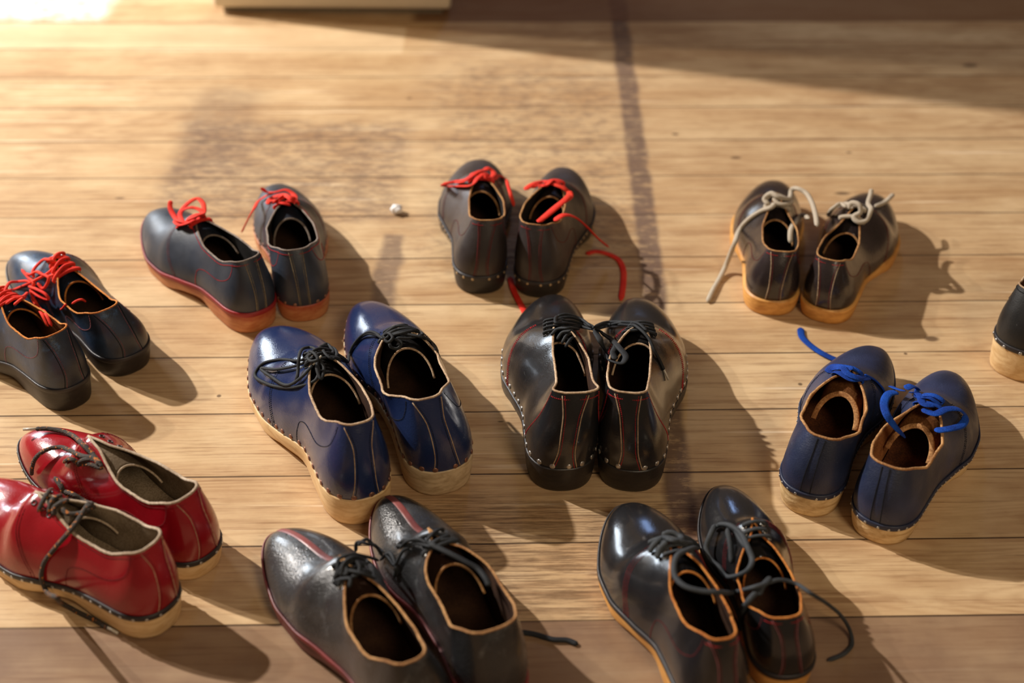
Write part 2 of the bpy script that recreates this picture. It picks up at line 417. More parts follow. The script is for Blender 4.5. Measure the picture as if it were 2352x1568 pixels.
        if w:
            bm = bmesh.new(); hgt = c.get('welth', .022)
            tr = [(1 - math.cos(PI * i / 110)) / 2 for i in range(111)]
            pr = [(t, -1) for t in tr] + [(t, 1) for t in reversed(tr[:-1])]
            R = []
            for (t, sg) in pr[:-1]:
                p = s.P0(t, sg, .0); 
                nx = Vector((sg * 1.0, 0, 0)); e = .003
                pa = s.P0(max(0, t - e), sg, 0); pb = s.P0(min(1, t + e), sg, 0); T = (pb - pa); T.z = 0
                n = Vector((T.y, -T.x, 0)) * sg
                if t < .0005: n = Vector((0, -1, 0))
                if t > .9995: n = Vector((0, 1, 0))
                n.normalize()
                o1 = .0085
                R.append([bm.verts.new((p + n * o - Vector((0, 0, dz))) * L) for o, dz in ((.001, -hgt * .75), (o1 * .75, -hgt * .72), (o1, -hgt * .5), (o1, hgt * .15), (o1 * .8, hgt * .3), (.001, hgt * .3))])
            n_ = len(R)
            for i in range(n_):
                A, B = R[i], R[(i + 1) % n_]
                for j in range(6): bm.faces.new((A[j], B[j], B[(j + 1) % 6], A[(j + 1) % 6]))
            bmesh.ops.remove_doubles(bm, verts=bm.verts, dist=L * .0003)
            bmesh.ops.recalc_face_normals(bm, faces=bm.faces)
            link_mesh('welt', bm, M[w], r)
        # tacks ------------------------------------------------------------
        tk = c.get('tacks')
        if tk:
            mat, rad, gap, q = tk
            base = ring(q, 0.0, 200)
            cum = 0; nxt = gap / 2; me = None
            for i in range(1, len(base)):
                cum += (base[i] - base[i - 1]).length / L
                if cum >= nxt:
                    nxt += gap
                    p = base[i]; T = base[i] - base[i - 1]; T.z = 0
                    n = Vector((-T.y, T.x, 0)).normalized(); cen = Vector((0, L * .5, p.z))
                    if n.dot(p - cen) < 0: n = -n
                    n = (n + Vector((0, 0, .12))).normalized()
                    p = p + n * L * (.0095 if w else .001)
                    if me is None:
                        bm = bmesh.new()
                        bmesh.ops.create_uvsphere(bm, u_segments=10, v_segments=6, radius=rad * L)
                        bmesh.ops.scale(bm, verts=bm.verts, vec=(1, 1, .30))
                        o = link_mesh('tack', bm, M[mat], r); me = o.data
                    else:
                        o = o.copy(); COL.objects.link(o); o.parent = r
                    o.matrix_local = Matrix.Translation(p) @ n.to_track_quat('Z', 'Y').to_matrix().to_4x4()
        # tongue -------------------------------------------------------------
        if c.get('tongue', True):
            te = c.get('te', .43); tw = c.get('tw', .082)
            bm = bmesh.new(); prev = None; edge = []
            for i in range(15):
                t = te + (.64 - te) * i / 14
                zt = s.zc(max(t, .40)) - c.get('tdrop', .022) - max(0, .5 - t) * .10
                row = []
                for k in range(13):
                    aa = (k / 12 - .5) * PI * 1.0
                    x = tw * (1 + (t - te) * .3) * math.sin(aa); z = zt - .075 * (1 - math.cos(aa)) 
                    y = t - c.get('tsw', .10) * (1 - math.cos(aa)) * (1 - i / 14)
                    sgx = 1 if x >= 0 else -1; lim = None
                    for jq in range(21):
                        pq = s.P0(max(.02, y), sgx, jq / 20)
                        if pq.z >= z: lim = abs(pq.x - s.ctr(max(.02, y), jq / 20)); break
                    if lim is None: lim = abs(s.P0(max(.02, y), sgx, 1).x - s.ctr(max(.02, y), 1))
                    x = sgx * min(abs(x), max(.004, lim - .012))
                    p = Vector((x + s.ctr(max(.02, y), .6), y, z)) * L
                    row.append(bm.verts.new(p))
                    if i == 0: edge.append(p.copy())
                if prev:
                    for j in range(12): bm.faces.new((prev[j], prev[j + 1], row[j + 1], row[j]))
                prev = row
            g = bmesh.ops.solidify(bm, geom=bm.faces, thickness=.004 * L)
            tg = link_mesh('tongue', bm, M[c.get('tongue_mat', c['leather'])], r)
            bm = bmesh.new(); sweep(bm, catmull(edge, 3), c.get('rimt', .0042) * L, .0035 * L, 8, up=Vector((0, -.7, .7)))
            link_mesh('tongue_edge', bm, M[c.get('tongue_rim', c['rim'])], tg)
        # seams ----------------------------------------------------------------
        def stitched(name, paths, mat, w=.0013, dash=.0068, gap=.24):
            for pts in paths:
                pts = [s.snap(p) for p in pts]
                bm = bmesh.new()
                if not dash:
                    sweep(bm, pts, w * L, None, 5); link_mesh(name, bm, M[mat], r); continue
                acc = 0; cur = [pts[0]]
                for i in range(1, len(pts)):
                    d = (pts[i] - pts[i - 1]).length / L
                    n = max(1, int(d / .0011))
                    for k in range(n):
                        p = pts[i - 1].lerp(pts[i], (k + 1) / n); acc += d / n
                        if acc % dash < dash * (1 - gap): cur.append(p)
                        else:
                            if len(cur) > 1: sweep(bm, [cur[0], cur[len(cur) // 2], cur[-1]], w * L, None, 5)
                            cur = []
                if len(cur) > 1: sweep(bm, [cur[0], cur[-1]], w * L, None, 5)
                link_mesh(name, bm, M[mat], r)
        stm = c.get('stitch', 'st_black')
        def strap(dx, q0=.02, q1=.97, tx=(.050, .030, .034, .046)):
            out = []
            for sg in (-1, 1):
                pts = []
                for i in range(21):
                    q = q1 + (q0 - q1) * i / 20
                    x = tab([(0, tx[3]), (.33, tx[2]), (.7, tx[1]), (1, tx[0])])(q) + dx
                    t = s.tx(x, q, sg); pts.append(s.P(max(t, .0008), sg, q, .002))
                out.append(pts)
            return out
        bs = c.get('back', 'strap')
        if bs:
            xs = c.get('backx', (.050, .030, .034, .046))
            stitched('back_strap_edge', strap(0, tx=xs), c.get('backedge', 'rim_cream'), c.get('backw', .0017), 0)
            stitched('back_strap_stitching', strap(-.008, tx=xs), c.get('backstitch', stm), .0013, .0068)
        if c.get('counter', True):
            ps = []
            for sg in (-1, 1):
                cc = c.get('cpath', [(.06, .96), (.072, .82), (.10, .67), (.17, .58), (.28, .54), (.335, .45), (.352, .28), (.358, .02)])
                ps.append(s.path(cc, sg))
            stitched('counter_stitching', ps, stm, .0013, .0068)
        if c.get('vampseam', True):
            ps = []
            vp = c.get('vpath', [(.60, .80), (.595, .70), (.585, .55), (.56, .4), (.53, .25), (.505, .12), (.50, .02)])
            for sg in (-1, 1):
                for k in range(c.get('vn', 2)):
                    ps.append(s.path([(a_ - .012 * k, b_) for a_, b_ in vp], sg))
            stitched('vamp_stitching', ps, c.get('vstitch', stm), c.get('vw', .0013), .0068)
        if c.get('collar_stitch'):
            tr = [t for t in a if t > .003]
            pts = [s.P(t, -1, .935, .0018) for t in reversed(tr)] + [s.P(t, 1, .935, .0018) for t in tr]
            stitched('collar_stitching', [pts], c['collar_stitch'], c.get('csw', .0018), .0068)
        elif c.get('back_top'):
            tr = [t for t in a if .003 < t < .05]
            pts = [s.P(t, -1, .93, .0018) for t in reversed(tr)] + [s.P(t, 1, .93, .0018) for t in tr]
            stitched('collar_stitching', [pts], c['back_top'], .0016, .0068)
        if c.get('stripe'):
            bm = bmesh.new(); prev = None
            for i in range(40):
                t = s.th + .02 + (.975 - s.th - .02) * math.sin(PI / 2 * i / 39)
                row = []
                for k in range(7):
                    w_ = (k / 6 - .5) * 2 * .0125
                    sg = 1 if w_ >= 0 else -1
                    # find q on that side giving lateral offset w_
                    lo, hi = 0.0, 1.0
                    for _ in range(18):
                        mid = (lo + hi) / 2
                        if abs(s.P0(t, sg, mid).x - s.ctr(t, mid)) > abs(w_): lo = mid
                        else: hi = mid
                    row.append(bm.verts.new(s.snap(s.P(t, sg, hi), .0022 if 0 < k < 6 else .0002)))
                if prev:
                    for j in range(6): bm.faces.new((prev[j], prev[j + 1], row[j + 1], row[j]))
                prev = row
            link_mesh('vamp_stripe', bm, M[c['stripe']], r)
        # eyelets + lace rows -----------------------------------------------------
        ets = c.get('ets', (.475, .51, .545)); ex = c.get('ex', .030)
        s.eye = {}
        me = None
        for t in ets:
            for sg in (-1, 1):
                lo, hi = 0.0, 1.0
                for _ in range(20):
                    mid = (lo + hi) / 2
                    if abs(s.P0(t, sg, mid).x - s.ctr(t, mid)) > ex + (s.xc(t) if t < s.th else 0) * .6: lo = mid
                    else: hi = mid
                q = min(hi, .97)
                p = s.P(t, sg, q, .001); n = s.N(t, sg, q)
                s.eye[(t, sg)] = (p, n)
                if me is None:
                    bm = bmesh.new()
                    ring_ = [Vector((math.cos(2 * PI * i / 16), math.sin(2 * PI * i / 16), 0)) * .0085 * L for i in range(16)]
                    sweep(bm, ring_, .0026 * L, None, 6, closed=True)
                    o = link_mesh('eyelet', bm, M[c.get('eyemat', 'darkmetal')], r); me = o.data
                else:
                    o = o.copy(); COL.objects.link(o); o.parent = r
                o.matrix_local = Matrix.Translation(p) @ n.to_track_quat('Z', 'Y').to_matrix().to_4x4()
        lm = c.get('lace')
        if lm and c.get('rows', True):
            bm = bmesh.new(); lw, lh = c.get('lw', (.0075, .005)); lw *= L; lh *= L
            for i, t in enumerate(ets):
                a_, na = s.eye[(t, -1)]
                t2 = ets[i - 1] if (i > 0 and c.get('cross')) else t
                b_, nb = s.eye[(t2, 1)]
                mid = (a_ + b_) / 2; mid.z = max(a_.z, b_.z) + .020 * L
                sweep(bm, catmull([a_ - na * .004 * L, a_ + na * .009 * L, mid, b_ + nb * .009 * L, b_ - nb * .004 * L], 6), lw, lh, 7)
                if c.get('cross') and i > 0:
                    a2, n2 = s.eye[(t2, -1)]; b2, m2 = s.eye[(t, 1)]
                    mid = (a2 + b2) / 2; mid.z = max(a2.z, b2.z) + .028 * L
                    sweep(bm, catmull([a2 - n2 * .004 * L, a2 + n2 * .009 * L, mid, b2 + m2 * .009 * L, b2 - m2 * .004 * L], 6), lw, lh, 7)
            link_mesh('lace', bm, M[lm], r)

SHOES = {}
def shoe(key, pos, yaw, L, side, **c):
    SHOES[key] = Shoe(pos, yaw, L, side, **c)

#--SHOES--
FIT = dict(
 F1=(-0.1479, 1.0700, 0.3200, 22.6, dict(heel=0.121,up=0.955,open=1.034,msh=0.013,wf=1.112,wh=0.961,hb=0.940,dip=0.059,oo=1.115,swing=-0.063)),
 F2=(-0.0662, 1.1156, 0.3194, 20.5, dict(heel=0.116,up=0.985,open=1.449,msh=0.044,wf=0.946,wh=1.007,hb=0.980,dip=0.052,oo=1.109,swing=0.022)),
 G1=(0.0569, 1.1219, 0.3124, 3.6, dict(heel=0.112,up=1.027,open=0.883,msh=0.037,wf=1.044,wh=1.006,hb=1.319,dip=0.050,oo=0.768,swing=0.045)),
 G2=(0.1265, 1.1227, 0.3091, -7.3, dict(heel=0.108,up=1.063,open=0.994,msh=0.028,wf=1.013,wh=1.001,hb=1.094,dip=0.048,oo=0.856,swing=0.037)),
 H1=(0.3071, 1.0909, 0.2805, -25.0, dict(heel=0.114,up=0.876,open=1.375,msh=0.017,wf=0.986,wh=1.003,hb=1.096,dip=0.042,oo=1.103,swing=0.029)),
 H2=(0.3735, 1.0531, 0.2788, -31.6, dict(heel=0.099,up=0.855,open=1.244,msh=0.017,wf=1.010,wh=1.019,hb=1.194,dip=0.046,oo=1.283,swing=0.041)),
 B1=(-0.3058, 1.4071, 0.2800, 39.1, dict(heel=0.106,up=0.882,open=1.053,msh=0.004,wf=1.035,wh=0.975,hb=1.089,dip=0.050,oo=0.923,swing=-0.008)),
 B2=(-0.2553, 1.4248, 0.2801, 14.2, dict(heel=0.094,up=0.939,open=1.314,msh=0.017,wf=0.994,wh=0.996,hb=1.076,dip=0.048,oo=1.103,swing=0.025)),
 C1=(-0.0405, 1.4889, 0.2812, 2.9, dict(heel=0.095,up=0.980,open=1.040,msh=0.033,wf=1.055,wh=1.001,hb=1.092,dip=0.055,oo=0.963,swing=0.020)),
 C2=(0.0290, 1.4829, 0.2731, -10.7, dict(heel=0.087,up=1.028,open=1.177,msh=0.023,wf=0.992,wh=1.002,hb=1.108,dip=0.050,oo=1.080,swing=0.032)),
 D1=(0.3249, 1.4527, 0.2742, -6.6, dict(heel=0.086,up=0.835,open=1.060,msh=0.018,wf=1.014,wh=1.002,hb=1.087,dip=0.041,oo=0.954,swing=0.031)),
 D2=(0.3855, 1.4395, 0.2754, -23.5, dict(heel=0.080,up=0.811,open=1.017,msh=0.018,wf=1.090,wh=0.984,hb=1.023,dip=0.054,oo=1.028,swing=-0.014)),
 A1=(-0.4939, 1.2552, 0.2688, 46, dict(heel=0.117,up=0.915,open=1.049,msh=-0.006,wf=1.009,wh=0.921,hb=1.153,dip=0.057,oo=0.925,swing=0.046)),
 A2=(-0.4433, 1.3199, 0.2752, 43.3, dict(heel=0.095,up=0.866,open=1.048,msh=0.052,wf=0.950,wh=1.021,hb=1.126,dip=0.050,oo=0.994,swing=0.031)),
 I1=(-0.3227, 0.9250, 0.2823, 57, dict(heel=0.111,up=0.857,open=1.049,msh=0.033,wf=0.960,wh=0.971,hb=1.112,dip=0.050,oo=0.998,swing=0.035)),
 I2=(-0.2982, 0.9986, 0.2829, 52.4, dict(heel=0.090,up=0.917,open=1.048,msh=-0.000,wf=0.930,wh=0.968,hb=1.152,dip=0.050,oo=1.002,swing=0.026)),
 J1=(-0.0651, 0.7885, 0.2886, 31.5, dict(heel=0.089,up=1.006,open=1.086,msh=-0.023,wf=1.030,wh=1.003,hb=0.971,dip=0.058,oo=1.073,swing=-0.077)),
 J2=(-0.0008, 0.8215, 0.2848, 26.6, dict(heel=0.098,up=0.998,open=1.564,msh=0.004,wf=0.933,wh=0.962,hb=1.398,dip=0.048,oo=0.988,swing=0.003)),
 K1=(0.1930, 0.8109, 0.2720, 14.9, dict(heel=0.109,up=1.046,open=1.013,msh=-0.005,wf=1.122,wh=1.003,hb=0.882,dip=0.050,oo=1.046,swing=-0.014)),
 K2=(0.2585, 0.8553, 0.2518, 8.2, dict(heel=0.100,up=0.914,open=1.331,msh=0.034,wf=0.976,wh=1.000,hb=1.186,dip=0.056,oo=1.040,swing=0.009)),
 E=(0.5890, 1.3311, 0.2762, -37.7, dict(heel=0.157,up=0.970,open=1.049,msh=0.013,wf=1.000,wh=1.046,hb=1.092,dip=0.050,oo=0.999,swing=0.035)))
def mk(key, side, **c):
    x, y, L, yaw, d = FIT[key]
    shoe(key, (x, y), yaw, L, side, **{**c, **d})
A = dict(leather='L_black_a', lining='lin_black', rim='rim_orange', sole='wood_black', welt='welt_black', stitch='st_pink', backstitch='st_pink', backedge='st_black', lace='lace_red', lw=(.009, .007), cross=True, ets=(.46, .50, .54, .58), th=.60, eyemat='nickel', heel=.10, backx=(.06, .045, .04, .05))
mk('A1', -1, label='black shoe with red laces, cut by the left edge, front one of its pair', **{**A, 'lining': 'lin_tan'})
mk('A2', 1, label='black shoe with red laces and empty tan-rimmed opening, behind another at left edge', **A)
B = dict(leather='L_slate', lining='lin_black', rim='rim_grey', sole='wood_red', welt='welt_red', stitch='st_red', vstitch='st_pink', collar_stitch='st_red', backstitch='st_tan', backedge='st_tan', backx=(.030, .026, .024, .024), lace='lace_red', lw=(.014, .006), ets=(.50, .54), heel=.105, open=1.1, rimw=.0044)
mk('B1', -1, label='slate black shoe with red welt and upright red bow, seen side-on, left of its pair', **B)
mk('B2', 1, label='slate black shoe with red laces and red-stained wooden heel, right of its pair', **{**B, 'welt': None, 'tacks': ('copper', .0090, .052, .05)})
C = dict(leather='L_brownblack', lining='lin_black', rim='rim_tan', sole='wood_black', welt='welt_black', tacks=('brassy', .0065, .042, .0), stitch='st_dkred', backstitch='st_dkred', backedge='st_dkred', back_top='st_red', lace='lace_red', lw=(.013, .006), heel=.10, open=.9, ets=(.48, .53), backx=(.042, .030, .026, .036))
mk('C1', -1, label='dark brown shoe with red lace loop drooping left, left of the rear middle pair', **{**C, 'dents': [(.68, -0.080, .19, .05, -.014), (.63, -0.130, .14, .05, -.008), (.70, 0.090, .17, .04, -.010)]})
mk('C2', 1, label='dark brown shoe with long flat red lace trailing to the floor, rear middle pair', **C)
D = dict(leather='L_darkbrown', lining='lin_black', rim='rim_tan', sole='wood_yellow', stitch='st_dkred', backstitch='st_dkred', backedge='rim_cream', back_top='st_red', lace='lace_grey', lw=(.011, .009), heel=.085, overhang=.012, open=.9, ets=(.48, .53), backx=(.050, .036, .03, .034))
mk('D1', -1, label='dark brown shoe with grey cord lace hanging down its left side to the floor', **{**D, 'dents': [(.66, -0.100, .17, .06, -.018), (.60, 0.110, .12, .05, -.012), (.78, 0, .2, .06, .006)]})
mk('D2', 1, label='dark brown shoe on yellow wooden sole with grey cord laces, toe pointing right', **{'dents': [(.66, 0.100, .17, .06, -.018), (.60, -0.110, .12, .05, -.012), (.78, 0, .2, .06, .006)], **D, 'open': .85})
mk('E', 1, label='black shoe with thick pale wooden heel, cut off by the right edge', leather='L_black_e', lining='lin_rust', rim='rim_cream', sole='wood_pale', welt='welt_black', tacks=('nickel', .008, .05, .0), stitch='st_black', back=None, heel=.16, collar_stitch='st_black', lace='lace_black')
Fc = dict(leather='L_navy', lining='lin_brown', rim='rim_cream', sole='wood_pale', tacks=('copper', .0100, .047, .055), stitch='st_black', backstitch='st_black', backedge='rim_cream', lace='lace_black', tongue_mat='lin_black', lw=(.006, .005), cross=True, heel=.125, open=1.12, ets=(.47, .505, .54))
mk('F1', -1, label='glossy navy shoe, left of its pair, black laces flopped over its left side', **{**Fc, 'dents': [(.68, -0.080, .19, .05, -.014), (.63, -0.130, .14, .05, -.008), (.70, 0.090, .17, .04, -.010)]})
mk('F2', 1, label='navy blue shoe with black laces and greyed wooden heel, right of its pair', **{'dents': [(.68, 0.080, .19, .05, -.014), (.63, 0.130, .14, .05, -.008), (.70, -0.090, .17, .04, -.010)], **Fc, 'sole': 'wood_grey'})
Gc = dict(leather='L_black', lining='lin_brown', rim='rim_cream', sole='wood_black', tacks=('nickel', .0105, .050, .06), stitch='st_red', vstitch='st_red', vw=.0016, backstitch='st_red', backedge='rim_cream', back_top='st_red', lace='lace_black', tongue_mat='lin_black', lw=(.0065, .005), heel=.10, open=.88, ets=(.47, .50, .53, .56), th=.57, backx=(.046, .030, .028, .044), cpath=[(.055, .96), (.07, .8), (.09, .6), (.12, .4), (.15, .2), (.17, .05)])
mk('G1', -1, label='glossy black shoe with red stitching, left of the centre pair tied together', **{**Gc, 'dents': [(.68, -0.080, .19, .05, -.014), (.63, -0.130, .14, .05, -.008), (.70, 0.090, .17, .04, -.010)]})
mk('G2', 1, label='glossy black shoe with red stitching, right of the centre pair tied together', **{**Gc, 'dents': [(.68, 0.080, .19, .05, -.014), (.63, 0.130, .14, .05, -.008), (.70, -0.090, .17, .04, -.010)]})
Hc = dict(leather='L_navyworn', bed='lin_rust', lining='lin_tan', rim='rim_tan', sole='wood_worn', welt='welt_blue', tacks=('nickel', .0055, .034, .0), stitch='st_black', backstitch='st_black', backedge='st_black', backx=(.016, .014, .014, .016), counter=False, rimt=.011, lace='lace_blue', lw=(.013, .004), heel=.115, open=1.15, ets=(.50, .545), tongue_mat='lin_tan', taper=.90, dip=.04, rimw=.0056, tdrop=.03)
mk('H1', -1, label='worn navy shoe with bright blue lace and scuffed wooden heel, left of its pair', **Hc)
mk('H2', 1, label='worn navy shoe with bright blue lace loops, right of its pair', **Hc)
Ic = dict(leather='L_red', lining='lin_beige', rim='rim_beige', bed='lin_beige', sole='wood_pale', welt='welt_black', tacks=('nickel', .0062, .044, .0), stitch='st_dkred', vstitch='st_dkred', backstitch='st_dkred', backedge='rim_cream', collar_stitch='st_dkred', csw=.0012, backw=.0014, lace=None, heel=.105, open=1.0, ets=(.49, .53, .57), th=.60, rimw=.0058, tongue_mat='lin_beige', te=.42)
mk('I1', -1, label='glossy red leather shoe with flecked cord lace, front one cut by the left edge', **{**Ic, 'dents': [(.70, 0.010, .20, .055, -.030), (.64, -0.010, .25, .03, .010), (.66, -0.120, .16, .05, -.012), (.80, -0.030, .19, .06, -.012)]})
mk('I2', 1, label='glossy red leather shoe behind the other red shoe, lace end over its toe', **{**Ic, 'dents': [(.70, -0.010, .20, .055, -.030), (.64, 0.010, .25, .03, .010), (.66, 0.120, .16, .05, -.012), (.80, 0.030, .19, .06, -.012)]})
Jc = dict(leather='L_silver', lining='lin_brown', rim='rim_tan', sole='wood_dkred', welt='welt_dkred', stripe='L_stripe', stitch='st_black', vampseam=False, counter=False, back=None, lace='lace_black', lw=(.0075, .006), cross=True, heel=.10, open=1.12, ets=(.49, .53, .57), th=.60, tongue_mat='lin_brown', wf=1.03, eyemat='nickel')
mk('J1', -1, label='scuffed black shoe with dull red stripe down the toe, left of its pair', **Jc)
mk('J2', 1, label='scuffed black shoe with dull red toe stripe, right of its pair, lace end on floor', **Jc)
Kc = dict(leather='L_black_k', lining='lin_brown', rim='rim_orange', sole='wood_yellow', welt='welt_black', stitch='st_dkred', vn=3, vw=.0017, vstitch='st_dkred', backstitch='st_dkred', backedge='st_pink', back_top='st_red', lace='lace_charcoal', lw=(.0085, .006), heel=.11, open=.95, ets=(.50, .535, .57), th=.60, eyemat='nickel')
mk('K1', -1, label='polished black shoe with white toe highlights and large loose grey lace loop', **{**Kc, 'dents': [(.68, -0.080, .19, .05, -.014), (.63, -0.130, .14, .05, -.008), (.70, 0.090, .17, .04, -.010)]})
mk('K2', 1, label='black shoe with orange rim, right of the front right pair, lace loop over its throat', **{'dents': [(.68, 0.080, .19, .05, -.014), (.63, 0.130, .14, .05, -.008), (.70, -0.090, .17, .04, -.010)], **Kc, 'open': .85})


class Caster:
    """finds where a sight line meets the shoes (opening spanned) so that a lace can be laid there"""
    def __init__(s):
        V = []; Fc = []
        for k, sh in SHOES.items():
            b = len(V); V += [sh.mat @ v for v in sh.verts]; Fc += [[b + i for i in f] for f in sh.faces]
            prev = None                                   # span the opening
            for i in range(30):
                t = .002 + (sh.th - .004) * i / 29
                row = [sh.mat @ sh.P(t, -1, 1), sh.mat @ sh.P(t, 1, 1)]
                b = len(V); V += row
                if prev is not None: Fc.append([prev, prev + 1, b + 1, b])
                prev = b
            prev = None                                   # side of the sole
            for sg in (-1, 1):
                prev = None
                for i in range(60):
                    t = (1 - math.cos(PI * i / 59)) / 2; p = sh.P0(t, sg, 0)
                    row = [sh.mat @ (p * sh.L), sh.mat @ (Vector((p.x, p.y, sh.z0(t))) * sh.L)]
                    b = len(V); V += row
                    if prev is not None: Fc.append([prev, prev + 1, b + 1, b])
                    prev = b
        s.t = BVHTree.FromPolygons(V, Fc)
    def hit(s, px, py, lift, base, z=.085):
        d = ray(px, py); loc, n, i, dist = s.t.ray_cast(CAM, d)
        if loc is None: return at(px, py, z)
        if n.dot(d) > 0: n = -n
        n = (n + Vector((0, 0, .8))).normalized()
        return loc + n * base - d * (lift / max(.5, n.dot(-d)))
CAST = Caster()
def lace(key, mat, rw, rh, *runs, tip=None):
    """each run: list of (x, y) on the shoe, (x, y, lift) on the shoe, (x, y, 'z', height) free or on the floor"""
    sh = SHOES[key]; inv = sh.mat.inverted()
    for pts in runs:
        W = []
        for p in pts:
            if len(p) == 4: W.append(at(p[0], p[1], p[3]))
            else: W.append(CAST.hit(p[0], p[1], p[2] if len(p) == 3 else 0, rh * .9))
        bm = bmesh.new(); sweep(bm, [inv @ q for q in catmull(W, 9)], rw, rh, 9, taper=2)
        o = link_mesh('lace', bm, M[mat], sh.root)
        if tip and pts is runs[tip[0]]:
            a, b = (W[0], W[1]) if tip[1] == 0 else (W[-1], W[-2])
            d = (a - b).normalized(); bm = bmesh.new()
            sweep(bm, [inv @ (a - d * .003), inv @ (a + d * .012)], rw * .6, rw * .6, 8)
            link_mesh('aglet', bm, M['aglet'], o)
F_ = 'z'
lace('A1', 'lace_red', .0021, .0017,
 [(-12, 702), (0, 692), (16, 674), (35, 666), (62, 655, .004), (88, 642, .006), (112, 628, .004), (131, 610)],
 [(80, 640, .004), (78, 623, .006), (94, 604, .008), (115, 599, .006), (131, 607)],
 [(51, 620, .006), (67, 639, .006), (80, 652, .006), (75, 669, .004), (80, 695, .002), (96, 722, -.004), (112, 752, -.012)],
 [(70, 668, .006), (88, 701, .002), (107, 725, -.002), (120, 752, -.010)],
 [(67, 658, .006), (88, 666, .010), (107, 677, .012), (114, 687, .010), (94, 682, .008), (70, 666, .006)],
 [(13, 701), (29, 690, .002), (50, 684, .004), (66, 672, .004)], [(32, 703), (44, 693, .003), (62, 682, .004)],
 [(10, 672, .002), (19, 652, .006), (43, 648, .006), (64, 647, .006), (84, 655, .005)],
 [(95, 630, .005), (114, 640, .007), (107, 658, .007), (99, 663, .006), (88, 650, .006)],
 [(112, 636, .004), (124, 634, .004), (122, 642, .003)], [(60, 630, .004), (72, 632, .008), (86, 626, .008), (100, 632, .006)])
lace('A2', 'lace_red', .0016, .0014, [(165, 700), (178, 692, .002), (188, 690, .002), (198, 695, -.004)], [(141, 712), (148, 706, .003), (152, 700, .002)])
lace('B1', 'lace_red', .0034, .0012,
 [(392, 460, .030), (391, 478, .022), (402, 500, .010), (420, 510, .004), (440, 515, .002)],
 [(420, 512, .004), (415, 489, .018), (433, 466, .030), (453, 456, .034), (466, 466, .030), (468, 487, .014), (453, 497, .008), (428, 507, .006)],
 [(407, 494, .010), (433, 477, .020), (453, 479, .018), (471, 492, .006)], [(404, 525), (422, 515, .003), (443, 512, .003), (463, 500, .003)],
 [(400, 508, .004), (418, 518, .006), (436, 512, .008), (450, 504, .006)])
lace('B2', 'lace_red', .0034, .0012,
 [(601, 431, .012), (614, 443, .008), (632, 443, .010), (657, 438, .012), (674, 448, .010), (677, 469, .006)],
 [(616, 471, .002), (621, 459, .006), (639, 451, .010), (663, 455, .008), (672, 466, .006)],
 [(612, 466), (630, 462, .006), (650, 468, .006), (668, 472, .003)], [(628, 470, .002), (640, 458, .012), (655, 448, .014), (668, 458, .010)])
lace('B2', 'lace_red', .0024, .0010, [(630, 444, .006), (614, 450, .004), (598, 460, .004), ( 584, 478, F_, .075), (573, 497, F_, .060), (563, 517, F_, .045), (555, 534, F_, .030)])
lace('C1', 'lace_red', .0040, .0013,
 [(1118, 392, .006), (1092, 400, .008), (1069, 415, .006), (1044, 419, .005), (1021, 422, .004), (1026, 429, .003), (1057, 429, .003), (1085, 426, .004), (1096, 412, .006), (1110, 400, .006)],
 [(1108, 402, .006), (1117, 410, .004), (1133, 411, .005), (1143, 404, .006), (1156, 409, .006)], [(1112, 394, .010), (1122, 388, .012), (1132, 396, .010), (1130, 408, .006)])
lace('C1', 'lace_red', .0026, .0012, [(1150, 406, .004), (1160, 412, .004), (1167, 426, .003), (1174, 450, .002), (1181, 474, F_, .070)])
lace('C1', 'lace_red', .0042, .0012, [(1171, 636, F_, .002), (1176, 655, F_, .002), (1185, 678, F_, .002), (1199, 704, F_, .002), (1212, 730, F_, .002)])
lace('C2', 'lace_red', .0042, .0013,
 [(1205, 436, .004), (1222, 424, .006), (1248, 418, .008), (1273, 425, .008), (1294, 434, .008), (1306, 444, .010), (1299, 458, .012), (1273, 480, .012), (1252, 498, .010), (1236, 512, .006)],
 [(1222, 432, .004), (1238, 424, .006), (1255, 428, .010), (1270, 416, .008), (1288, 424, .006)], [(1306, 440, .012), (1309, 452, .014), (1290, 468, .016), (1266, 488, .014), (1244, 505, .010)],
 [(1272, 507, F_, .100), (1294, 494, F_, .104), (1319, 498, F_, .094), (1345, 518, F_, .074), (1370, 544, F_, .050), (1398, 568, F_, .022)],
 [(1346, 583, F_, .0016), (1368, 577, F_, .0016), (1393, 582, F_, .0016), (1419, 595, F_, .0016), (1431, 618, F_, .0016), (1432, 646, F_, .0016), (1426, 690, F_, .0016)])
lace('D1', 'lace_grey', .0034, .0028,
 [(1780, 470, .004), (1771, 479, .003), (1750, 487), (1721, 506), (1702, 528), (1688, 556, F_, .052), (1678, 582, F_, .030), (1667, 610, F_, .010), (1654, 637, F_, .0034), (1637, 667, F_, .0034), (1625, 693, F_, .003)],
 [(1766, 474, .002), (1757, 460, .006), (1772, 448, .008), (1787, 456, .008), (1804, 460, .004), (1814, 454, .006), (1816, 441, .010), (1833, 433, .010), (1850, 442, .008), (1864, 463, .004), (1873, 492, .003), (1877, 520, .002)],
 [(1777, 455, .004), (1786, 470, .004), (1804, 472, .004), (1818, 464, .004)], [(1858, 502, .004), (1838, 496, .006), (1824, 512, .002), (1815, 536, -.004), (1815, 562, -.012)])
lace('D2', 'lace_grey', .0032, .0026,
 [(1903, 500, .002), (1914, 478, .006), (1930, 468, .008), (1946, 479, .004)],
 [(1951, 484, .002), (1956, 470, .008), (1972, 473, .008), (1975, 490, .006), (1960, 500, .004), (1972, 513, .003), (1988, 508, .004), (1998, 487, .008), (1993, 470, .016), (1999, 450, .022), (2002, 434, .028)],
 [(2008, 478), (2030, 468), (2042, 456, F_, .060), (2052, 446, F_, .055)], [(1925, 480, .002), (1940, 472, .008), (1958, 480, .006)])
